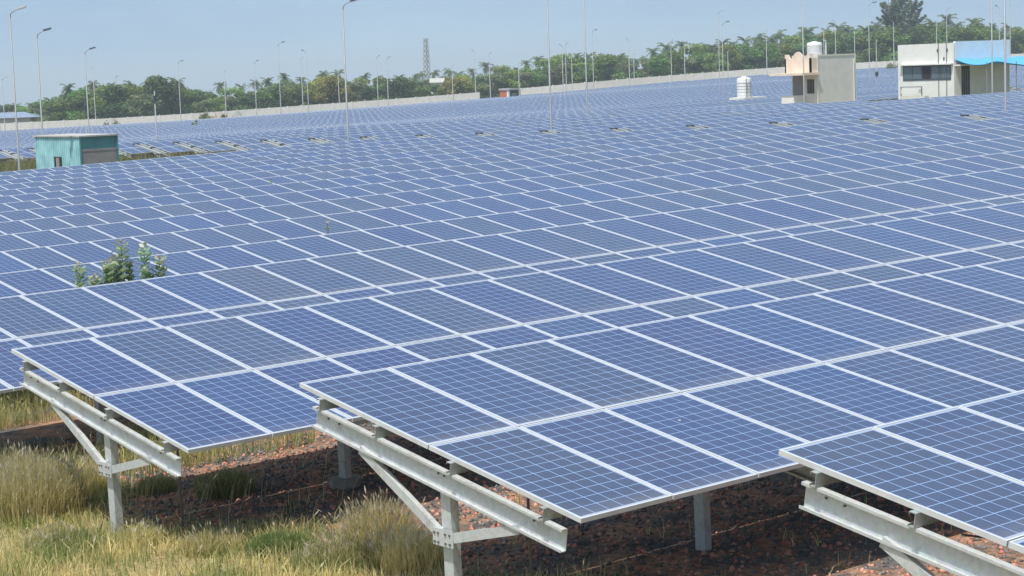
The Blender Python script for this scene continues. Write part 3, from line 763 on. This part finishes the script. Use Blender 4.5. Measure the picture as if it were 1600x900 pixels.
def broad_variant(k, h=10., w=9., green=0, n=3600):
    cs, rs = [], []
    for j in range(16):
        t = random.random(); a = random.random()*6.283; rad = w*.36*math.sqrt(random.random())*(1.15-t*.55)
        cs.append((rad*math.cos(a), rad*math.sin(a), h*(.16+.70*t))); q = w*(.13+.10*random.random()); rs.append((q, q, q*.8))
    V, Q, T = leaf_cloud(n, np.array(cs), np.array(rs), .30, *GREENS[green])
    cm = np_mesh('crown', V, Q, ['leaf'], T)
    b = MB(); b.tube([(0, 0, -.5), (.1, 0, h*.2), (.0, .15, h*.45), (.1, .1, h*.75)], [.28, .22, .15, .05], 'bark', 7)
    for j in range(5):
        a = j*1.3; b.tube([(0, 0, h*(.18+.06*j)), (w*.15*math.cos(a), w*.15*math.sin(a), h*(.36+.07*j)), (w*.28*math.cos(a), w*.28*math.sin(a), h*(.46+.07*j))], [.12, .07, .03], 'bark', 5)
    return b.mesh('trunk', True), cm
def palm_variant(k, h=12.):
    V, Q, T = [], [], []; top = np.array([.5, .2, h])
    nf = 20
    for j in range(nf):
        a = j*2.4+random.random()*.5; el = math.radians(random.choice([65, 45, 25, 5, -20, -35])); L = 2.5+random.random()*.8; seg = 6
        pts = []
        for s in range(seg+1):
            t = s/seg; e = el-t*1.1; 
            pts.append(pts[-1]+np.array([math.cos(a)*math.cos(e), math.sin(a)*math.cos(e), math.sin(e)])*L/seg if pts else top.copy())
        side = np.array([-math.sin(a), math.cos(a), 0])
        for s in range(seg):
            p, q = pts[s], pts[s+1]; m = max(1, 4)
            for u in range(m):
                f0 = (u+.15)/m; f1 = (u+.85)/m; c0 = p+(q-p)*f0; c1 = p+(q-p)*f1; wdt = .75*math.sin(math.pi*min(.97, (s+f0)/seg*.85+.12))
                for sg in (-1, 1):
                    o = side*sg*wdt+(q-p)/np.linalg.norm(q-p)*.35+np.array([0, 0, -.28-.2*random.random()])
                    k0 = len(V); V += [c0, c1, c1+o, c0+o]; Q.append((k0, k0+1, k0+2, k0+3)); t_ = random.random()
                    T.append(np.array((.06, .10, .045))*(1-t_)+np.array((.19, .24, .11))*t_)
    cm = np_mesh('crown', np.array(V), np.array(Q), ['leaf'], np.array(T))
    b = MB(); b.tube([(0, 0, -.5), (-.2, 0, h*.3), (0, .05, h*.65), (.5, .2, h)], [.2, .16, .14, .13], 'palm_bark', 7)
    return b.mesh('trunk', True), cm
def casuarina_variant(h=20.):
    cs, rs = [], []
    for j in range(34):                          # upswept feathery limbs
        t = random.random()**.8; a = j*2.4; r0 = .5+2.9*(1-.75*t)*random.uniform(.5, 1.1)
        for u in range(4): f = .35+.22*u; cs.append((r0*f*math.cos(a), r0*f*math.sin(a), h*(.22+.62*t)+f*2.2)); q = .62-.11*u; rs.append((q*.8, q*.8, q*1.5))
    V, Q, T = leaf_cloud(4600, np.array(cs), np.array(rs), .26, (.11, .15, .10), (.24, .29, .20))
    b = MB(); b.tube([(0, 0, -.5), (0, 0, h*.5), (0, 0, h*.97)], [.3, .18, .03], 'bark', 7)
    return b.mesh('trunk', True), np_mesh('crown', V, Q, ['leaf'], T)
BV = [broad_variant(k, green=g_) for k, g_ in enumerate([0, 1, 2, 4, 3, 0])]; PVN = [palm_variant(k) for k in range(3)]; CV = casuarina_variant()
def plant_tree(name, var, base_h, P, h, wscale, label, cat, group):
    r = thing(name, tuple(P), label, cat, group, rz=random.random()*6.28); k = h/base_h; r.scale = (k*wscale, k*wscale, k)
    link('trunk', var[0], r); link('crown', var[1], r); return r
prof_x = [-60, 0, 50, 100, 150, 200, 250, 280, 320, 380, 420, 450, 480, 530, 560, 620, 700, 760, 800, 850, 880, 930, 960, 990, 1010, 1040, 1100, 1160, 1200, 1250, 1300, 1350, 1440, 1480, 1520, 1560, 1600, 1700]
prof_y = [160, 158, 156, 136, 130, 128, 118, 126, 136, 132, 126, 120, 116, 112, 122, 112, 112, 104, 100, 88, 82, 82, 80, 98, 78, 72, 66, 58, 52, 48, 42, 38, 28, 30, 30, 36, 42, 40]
tn = {'b': 0, 'p': 0}
SPOT = lambda x: next(s for lim, s in [(60, 'behind the blue roofed hall'), (140, 'left of the tall tree clump'), (230, 'in the clump above the teal shed'), (320, 'near the big dark round crown'), (380, 'above the brush pile'), (480, 'right of the brush pile'), (560, 'around the black headed lamp'), (640, 'left of the lattice tower'), (720, 'by the lattice tower'), (820, 'behind the orange hut'), (900, 'between the two very tall poles'), (1000, 'right of the second tall pole'), (1110, 'around the standing palm crown'), (1210, 'behind the white water tank'), (1340, 'behind the small house'), (1420, 'below the feathery casuarina'), (1500, 'behind the white building'), (9999, 'at the right end of the tree line')] if x < lim)
cnt = {}
def ulabel(kind, x):
    s = SPOT(x); k = cnt[(kind, s)] = cnt.get((kind, s), -1)+1
    o = ['first', 'second', 'third', 'fourth', 'fifth', 'sixth', 'seventh', 'eighth', 'ninth', 'tenth', 'eleventh', 'twelfth', 'thirteenth', 'fourteenth', 'fifteenth', 'sixteenth', 'seventeenth', 'eighteenth', 'nineteenth'][k]
    return f"{kind} {s}, {o} from the left"
plan = []
x = -70.
while x < 1700: plan.append((x, 'b', 0)); x += random.uniform(17, 26)
x = -60.
while x < 1700: plan.append((x, 'b', 1)); x += random.uniform(19, 30)
x = -50.
while x < 1700:
    d = 17 if x > 560 else 30
    plan.append((x, 'p', 2)); x += random.uniform(d*.6, d*1.4)
plan.sort()
for x, kind, layer in plan:
    Z0 = float(wall_Z(x))+(48 if x < 66 else 0); Z = Z0+(14+random.uniform(0, 18) if layer == 0 else 45+random.uniform(0, 30) if layer == 1 else 60+random.uniform(0, 70))
    yt = float(np.interp(x, prof_x, prof_y))
    yt += (random.uniform(3, 20) if layer == 0 else random.uniform(0, 11) if layer == 1 else random.uniform(-7, 8))
    if 985 < x < 1004 and layer < 2: yt += 14
    T = at(x, yt, Z); P = np.array([T[0], T[1], ground(T[0], T[1])]); h = T[2]-P[2]
    if h < 3: continue
    if kind == 'b':
        dark = x < 60; v = random.choice([0, 1, 2, 3, 5]) if not (700 < x < 740 and layer == 0 or 480 < x < 520 and layer == 0) else 4
        nm = ['bushy green tree', 'dense dark tree', 'light green leafy tree', 'dull olive tree', 'yellow green tree', 'round green tree'][v]
        plant_tree('broadleaf_tree', BV[v], 10., P, h*1.04, random.uniform(.95, 1.3)*(10/h)**.35, ulabel(nm, x), 'tree', 'trees beyond the boundary wall')
    else:
        plant_tree('coconut_palm', random.choice(PVN), 13.2, P, h, random.uniform(.85, 1.05), ulabel('coconut palm', x), 'palm tree', 'coconut palms beyond the boundary wall')
for x, yt, Z, lb in [(1388, -6, 560, 'tall feathery casuarina tree, left of the casuarina group'), (1408, -18, 570, 'tallest feathery casuarina tree, in the middle of the casuarina group'), (1428, -8, 560, 'feathery casuarina tree, right of the casuarina group')]:
    T = at(x, yt, Z); P = np.array([T[0], T[1], ground(T[0], T[1])]); plant_tree('casuarina_tree', CV, 20., P, T[2]-P[2], 1.5, lb, 'tree', 'casuarina trees')
for x, yt, Z, k, lb in [(250, 116, 448, 1, 'big dark round crowned tree rising over the tree line left of centre'), (178, 130, 446, 1, 'tall dark leafy tree above the teal shed'), (125, 134, 447, 0, 'tall twin crowned tree at the left of the clump'), (155, 132, 450, 2, 'pale green tall tree beside the twin crowned tree'), (955, 82, 492, 0, 'wide round green tree left of the gap in the tree line'), (1030, 84, 498, 5, 'wide round green tree under the standing palm'), (520, 116, 470, 4, 'yellow green rounded tree left of the black headed lamp')]:
    T = at(x, yt, Z); P = np.array([T[0], T[1], ground(T[0], T[1])]); plant_tree('broadleaf_tree', BV[k], 10., P, (T[2]-P[2])*1.04, 1.15, lb, 'tree', 'trees beyond the boundary wall')
# undergrowth along the foot of the trees: an unbroken mass
cs, rs = [], []
for x in np.arange(-150, 1750, 6.):
    Z = wall_Z(x)+random.uniform(6, 12); T = at(x, 130, Z); z = ground(T[0], T[1]); cs.append((T[0], T[1], z+1.0)); q = random.uniform(1.0, 2.2); rs.append((q, q, q*.9))
    Z = wall_Z(x)+random.uniform(45, 75); T = at(x, 130, Z); z = ground(T[0], T[1]); cs.append((T[0], T[1], z+2.4)); q = random.uniform(2, 3.4); rs.append((q, q, q))
V, Q, T = leaf_cloud(60000, np.array(cs), np.array(rs), .34, (.035, .055, .022), (.10, .12, .045))
tag(link('undergrowth', np_mesh('undergrowth', V, Q, ['leaf'], T)), 'scrubby green undergrowth along the foot of the tree line', 'undergrowth', kind='stuff')

def bush(px, Z, w, h, label, n=500, green=0, lift=0.):
    P = on_ground(px, Z); cs = np.array([(random.uniform(-w, w)*.6, random.uniform(-w, w)*.4, lift+h*random.uniform(.3, .8)) for _ in range(7)]); rs = np.full((7, 3), .35*h)*np.array([w/h*.8, w/h*.8, 1])
    V, Q, T = leaf_cloud(n, cs, rs, .16, *GREENS[green]); o = link('bush', np_mesh('bush', V, Q, ['leaf'], T)); o.location = P
    return tag(o, label, 'bush')
bush(176, 418, 2.4, 3.0, 'low grey green bush in front of the wall near the teal shed', green=4)
bush(305, 300, .9, 2.6, 'small green bush poking above the far tables below the brush pile', green=2)
bush(532, 448, 2.0, 1.6, 'low green bush against the wall right of the paired lamps', green=2)
bush(770, 474, 4.0, 1.7, 'dry olive scrub filling the gap in the wall left of the orange hut', 900, 4)
bush(1394, 470, 3.0, 3.2, 'pale scrub beside the white building', 600, 4)
# brush pile
def brush():
    Z = 415; P = at(338, 190, Z); gz = ground(P[0], P[1]); T = at(338, 168, Z)[2]-gz
    r = thing('brush_pile', (P[0], P[1], gz), 'tan heap of cut branches and debris with green leaves before the wall', 'brush pile'); r.rotation_euler = (0, 0, -YAW)
    M['tan'] = plaster('dry_wood', (.50, .33, .14)); b = MB()
    for j in range(70):
        a = Vector((random.uniform(-3.2, 3.2), random.uniform(-.8, .8), random.uniform(.2, T*.55))); d = Vector((random.uniform(-1, 1), random.uniform(-.5, .5), random.uniform(-.2, 1.))).normalized()*random.uniform(.7, 2); b.tube([a, a+d], [.09, .04], 'tan', 4)
    b.box(-3.3, 3.3, -.7, .7, 0, T*.45, 'tan'); b.build('branches', r)
    V, Q, C = leaf_cloud(500, np.array([(-2.2, 0, T*.6), (-1.6, 0, T*.45), (-2.9, 0, T*.5), (1.6, 0, T*.5), (.2, 0, T*.3)]), np.full((5, 3), .75), .2, *GREENS[0]); link('leaves', np_mesh('leaves', V, Q, ['leaf'], C), r)
brush()

# ------------------------------------------------------------------ milkweed shrubs between the rows
def milkweed(px, n, ytop, label, stems=2, lf=1.):
    Y = DY*(n-1)+.85; P = at_Y(px, Y); Z = proj(P)[2]; T = at(px, ytop, Z); h = T[2]-P[2]
    r = thing('milkweed_shrub', tuple(P), label, 'shrub', 'milkweed shrubs between the rows')
    b = MB(); V, Q, C = [], [], []
    for s in range(stems):
        lean = Vector((random.uniform(-.16, .16), random.uniform(-.1, .1), 0)) if s else Vector((0, 0, 0)); hh = h*(1 if s == 0 else random.uniform(.84, .95))
        pt = lambda t: Vector((0, 0, 0))+lean*t*1.6+Vector((0, 0, hh*t)); b.tube([pt(0), pt(.5), pt(.97)], [.022, .016, .008], 'milk_stem', 6)
        k = int(34*(lf if lf < 1 else 1))
        for j in range(k):
            t = .25+.73*j/k; p = np.array(pt(t)); a = j*1.62+s; L = .23*lf*(1.2-t*.5)*random.uniform(.8, 1.2)
            for sg in (0, math.pi):
                u = np.array([math.cos(a+sg), math.sin(a+sg), .55+.3*random.random()]); u /= np.linalg.norm(u); w = np.cross(u, (0, 0, 1)); w /= np.linalg.norm(w); w *= L*.40
                k0 = len(V); V += [p, p+u*L*.5-w, p+u*L, p+u*L*.5+w]; Q.append((k0, k0+1, k0+2, k0+3)); q = random.random(); C.append(np.array((.22, .33, .16))*(1-q)+np.array((.44, .54, .33))*q)
        for j in range(int(16*lf*lf)):                          # flower head
            p = np.array(pt(1.))+RNG.normal(size=3)*np.array([.035, .035, .03]); d = RNG.normal(size=3)*.018; e = RNG.normal(size=3)*.018
            k0 = len(V); V += [p-d, p-e, p+d, p+e]; Q.append((k0, k0+1, k0+2, k0+3)); C.append(np.array((.50, .48, .38)))
    b.build('stem', r); link('leaves', np_mesh('leaves', np.array(V), np.array(Q), ['leaf'], np.array(C)), r)
M['milk_stem'] = mat('pale_green_stem', color=(.25, .30, .2), rough=.7)
milkweed(137, 3, 411, 'shortest pale milkweed shrub, leftmost of the group between the panels', 2)
milkweed(183, 3, 404, 'leafy milkweed shrub beside the tallest one between the panels', 3)
milkweed(204, 3, 375, 'tallest pale flowering milkweed shrub rising between the panel rows', 3)
milkweed(238, 3, 382, 'slender milkweed shrub right of the tallest one', 2)
milkweed(261, 3, 398, 'small milkweed shrub at the right end of the group', 2)
milkweed(519, 4, 343, 'single thin green plant poking up between the middle rows', 1, .6)
milkweed(494, 4, 359, 'tiny green sprig left of the single thin plant', 1, .45)
milkweed(428, 8, 281, 'faint small plant far back between the rows', 2, .8)

# ------------------------------------------------------------------ grass
def blades(px, py, h, w, tint, lean=.35, seed_head=0.):
    n = len(px); z = ground(px, py); a = RNG.random(n)*6.283; ld = RNG.random(n)*6.283; la = np.abs(RNG.normal(size=n))*lean*h
    wx, wy = np.cos(a)*w, np.sin(a)*w; lx, ly = np.cos(ld)*la, np.sin(ld)*la
    B = np.stack([px, py, z-.01], 1); S = np.stack([wx, wy, np.zeros(n)], 1)
    m = B+np.stack([lx*.3, ly*.3, h*.55], 1); t = B+np.stack([lx, ly, h*(1-.25*np.minimum(1, la/h))], 1)
    V = np.stack([B-S, B+S, m+S*.75, m-S*.75, t+S*.18, t-S*.18], 1).reshape(-1, 3)
    k = np.arange(n)[:, None]*6; Q = np.concatenate([k+np.array([[0, 1, 2, 3]]), k+np.array([[3, 2, 4, 5]])]); T = np.concatenate([tint, tint])
    if seed_head:
        s = RNG.random(n) < seed_head; i = np.where(s)[0]; tt = t[i]; L = .05+.05*RNG.random(len(i)); d = (t[i]-m[i]); d /= np.linalg.norm(d, axis=1)[:, None]
        sw = S[i]/np.linalg.norm(S[i], axis=1)[:, None]*.009; e = tt+d*L[:, None]; md = tt+d*L[:, None]*.5
        V2 = np.stack([tt, md+sw, e, md-sw], 1).reshape(-1, 3); k2 = len(V)+np.arange(len(i))[:, None]*4
        V = np.concatenate([V, V2]); Q = np.concatenate([Q, k2+np.array([[0, 1, 2, 3]])]); T = np.concatenate([T, np.tile([.62, .55, .40], (len(i), 1))*(.8+.4*RNG.random((len(i), 1)))])
    return V, Q, T
def gtint(n, dry):
    g_ = np.array([.16, .25, .065]); y = np.array([.84, .72, .36]); br = np.array([.76, .60, .30])
    t = np.clip(RNG.normal(dry, .25, n), 0, 1)[:, None]; k = RNG.random(n)[:, None]; c = g_*(1-t)+(y*(1-k*.5)+br*k*.5)*t
    return c*(.7+.6*RNG.random((n, 1)))
def patch_noise(x, y, s=1.3):
    return .5+.25*(np.sin(x*s*1.7+np.sin(y*s*1.3)*1.5)+np.sin(y*s*2.1+np.sin(x*s*.9)*2))
n = 190000
gx = RNG.uniform(-4.5, 2.6, n); gy = RNG.uniform(-6, 12, n)
edge = 1.2+.3*(patch_noise(gx*0, gy, 1.1)-.5)*2+.25*RNG.normal(size=n)-1.15*np.exp(-((gy-4.2)/1.15)**4)
keep = (gx < edge) & (RNG.random(n) < .12+.75*patch_noise(gx, gy)); gx, gy = gx[keep], gy[keep]; n = len(gx)
pn = patch_noise(gx+3, gy, .9); V1, Q1, T1 = blades(gx, gy, (.04+.13*RNG.random(n))*(1+.9*pn), .0055, gtint(n, 0.)*0+np.where((patch_noise(gx*1.3+7, gy*1.1, 1.9)+.18*RNG.normal(size=n))[:, None] > .52, gtint(n, .22), gtint(n, .85)), .5, .02)
# sparse weeds beneath the tables
n = 5000; gx = RNG.uniform(1.2, 9, n); gy = RNG.uniform(-5, 14, n); k = patch_noise(gx, gy, 2.3) > .72; gx, gy = gx[k], gy[k]; n = len(gx)
V2, Q2, T2 = blades(gx, gy, .10+.12*RNG.random(n), .005, gtint(n, .5), .5)
# taller ground cover between the left ends of rows C and D, and farther back
n = 42000; gx = RNG.uniform(-3, 4.6, n); gy = RNG.uniform(6.6, 17.5, n); k = ((gy < 8.8)|(gy > 12.2)|(gx < 1.0+.3*RNG.normal(size=n))) & (RNG.random(n) < patch_noise(gx, gy, 1.6)*1.5-.15); gx, gy = gx[k], gy[k]; n = len(gx)
V3, Q3, T3 = blades(gx, gy, .18+.3*RNG.random(n), .006, gtint(n, .45), .45, .12)
Vs, Qs, Ts = [V1], [Q1], [T1]; off = len(V1)
for v, q, t in ((V2, Q2, T2), (V3, Q3, T3)): Vs.append(v); Qs.append(q+off); Ts.append(t); off += len(v)
tag(link('grass', np_mesh('grass', np.concatenate(Vs), np.concatenate(Qs), ['blade'], np.concatenate(Ts))), 'dry yellow green grass covering the ground at the left ends of the tables', 'grass', kind='stuff')
def tuft(px, py, rad, h, n, dry, label, head=.0, w=.005, lean=.35):
    """bunch of grass whose foot shows at picture point px,py"""
    d = CR.T@np.array([(px-800)/F, (450-py)/F, 1.]); t = 6.
    for _ in range(60):
        P = EYE+t*d; t += (P[2]-ground(P[0], P[1]))*2
    a = RNG.random(n)*6.283; r = rad*np.sqrt(RNG.random(n)); x, y = P[0]+r*np.cos(a), P[1]+r*np.sin(a)
    V, Q, T = blades(x, y, h*(.55+.45*RNG.random(n))*(1-.35*(r/rad)), w, gtint(n, dry), lean, head)
    o = link('grass_tuft', np_mesh('grass_tuft', V-P, Q, ['blade'], T)); o.location = P
    tag(o, label, 'grass tuft', 'grass tufts around the table ends')
tuft(592, 862, .38, .68, 1700, .98, 'tall dry straw coloured grass bunch with pale seed heads between two tables', .22)
tuft(640, 885, .36, .48, 1200, .9, 'dry grass bunch right against the front post', .15)
tuft(560, 880, .40, .42, 1800, .6, 'lower dry grass bunch left of the tall straw coloured one', .1)
tuft(432, 868, .30, .34, 2600, .05, 'bright green rounded grass tuft at the bottom edge', 0, .005, .5)
tuft(352, 772, .34, .42, 1300, .35, 'dark green grass tuft in the shade below the low table corner', 0, .006, .55)
tuft(245, 768, .24, .30, 900, .4, 'small green grass tuft under the steel rafter', 0)
tuft(58, 806, .55, .85, 3200, .8, 'tall dry grass clump at the left edge with white plumes', .2)
tuft(20, 780, .45, .75, 2200, .65, 'tall mixed grass clump cut by the left edge of the photo', .2)
tuft(120, 770, .42, .55, 1800, .75, 'wispy dry grass left of the left post', .15)
tuft(330, 862, .30, .30, 1500, .7, 'short dry tuft beside the bright green one', .05)
tuft(500, 885, .28, .28, 1300, .5, 'short mixed tuft between the bright green and tall dry ones', .05)
tuft(215, 850, .30, .26, 1300, .6, 'short dry tuft in front of the left post', .05)
tuft(90, 860, .4, .3, 1600, .45, 'low green yellow tuft in the bottom left corner', .05)
# long dry stalks leaning over the shaded soil
b = MB(); M['straw'] = mat('dry_straw', color=(.46, .40, .30), rough=.9)
for j in range(34):
    x = random.uniform(.9, 2.6); y = random.uniform(2.2, 6.4); z = ground(x, y); a = random.uniform(-1.2, 1.0); L = random.uniform(.25, .55)
    d = Vector((math.cos(a), math.sin(a), 0)); p = Vector((x, y, z)); b.tube([p, p+d*L*.25+Vector((0, 0, L*.7)), p+d*L*.6+Vector((0, 0, L*.95)), p+d*L*.8+Vector((0, 0, L*.85))], [.004, .003, .003, .009], 'straw', 4)
tag(b.build('dry_stalks'), 'thin bleached grass stalks arching over the shaded soil', 'stalks', kind='stuff')
# weeds in the empty corner round the shed
n = 70000; pxs = RNG.uniform(-60, 420, n); Zs = RNG.uniform(108, 205, n)
dirs = np.stack([(pxs-800)/F, np.full(n, .07), np.ones(n)], 1)@CR; gx = EYE[0]+Zs*dirs[:, 0]; gy = EYE[1]+Zs*dirs[:, 1]
k = (gx < 62.5) & (gy > 88.5); gx, gy = gx[k], gy[k]; n = len(gx)
V, Q, T = blades(gx, gy, .75+.55*RNG.random(n)*patch_noise(gx, gy, .25)*1.6, .035, gtint(n, .45)*.6, .35)
tag(link('tall_weeds', np_mesh('tall_weeds', V, Q, ['blade'], T)), 'knee to waist high weeds on the open ground around the teal shed', 'weeds', kind='stuff')
# clods and gravel
def stones(n, x0, x1, y0, y1, s0, s1, cond=None):
    x = RNG.uniform(x0, x1, n); y = RNG.uniform(y0, y1, n)
    if cond is not None: k = cond(x, y); x, y = x[k], y[k]; n = len(x)
    s = s0+(s1-s0)*RNG.random(n)**3; z = ground(x, y)+s*.15
    O = np.array([(1, 0, 0), (0, 1, 0), (-1, 0, 0), (0, -1, 0), (0, 0, .8), (0, 0, -.8)], float)
    V = np.stack([x, y, z], 1)[:, None]+O[None]*s[:, None, None]*(.6+.7*RNG.random((n, 6, 1)))+RNG.normal(size=(n, 6, 3))*s[:, None, None]*.18
    f = np.array([(0, 1, 4), (1, 2, 4), (2, 3, 4), (3, 0, 4), (1, 0, 5), (2, 1, 5), (3, 2, 5), (0, 3, 5)]); Q = (np.arange(n)[:, None, None]*6+f[None]).reshape(-1, 3)
    k = RNG.random(n)[:, None]; c = np.array([.55, .28, .16])*(1-k)+np.array([.72, .46, .30])*k; g_ = RNG.random(n) < .6; c[g_] = np.array([.20, .20, .19])*(.6+.7*RNG.random((g_.sum(), 1)))
    return V.reshape(-1, 3), Q, np.repeat(c, 8, 0)
V, Q, T = stones(60000, .6, 11, -6.5, 10.5, .006, .042)
tag(link('gravel', np_mesh('gravel', V, Q, ['stone'], T)), 'red brown clods and grey gravel under and between the front tables', 'gravel', kind='stuff')

# ------------------------------------------------------------------ air
m = bpy.data.materials.new('haze'); m.use_nodes = True; t = m.node_tree
for n_ in list(t.nodes):
    if n_.type != 'OUTPUT_MATERIAL': t.nodes.remove(n_)
pv = t.nodes.new('ShaderNodeVolumePrincipled'); pv.inputs['Color'].default_value = (.82, .94, 1, 1); pv.inputs['Density'].default_value = .00033; pv.inputs['Anisotropy'].default_value = .0
t.links.new(pv.outputs[0], t.nodes['Material Output'].inputs['Volume'])
M['haze'] = m
b = MB(); b.box(-9500, 9500, -9500, 9500, -160, 45, 'haze'); tag(b.build('haze'), 'thin pale air over the whole field', None, kind='stuff')
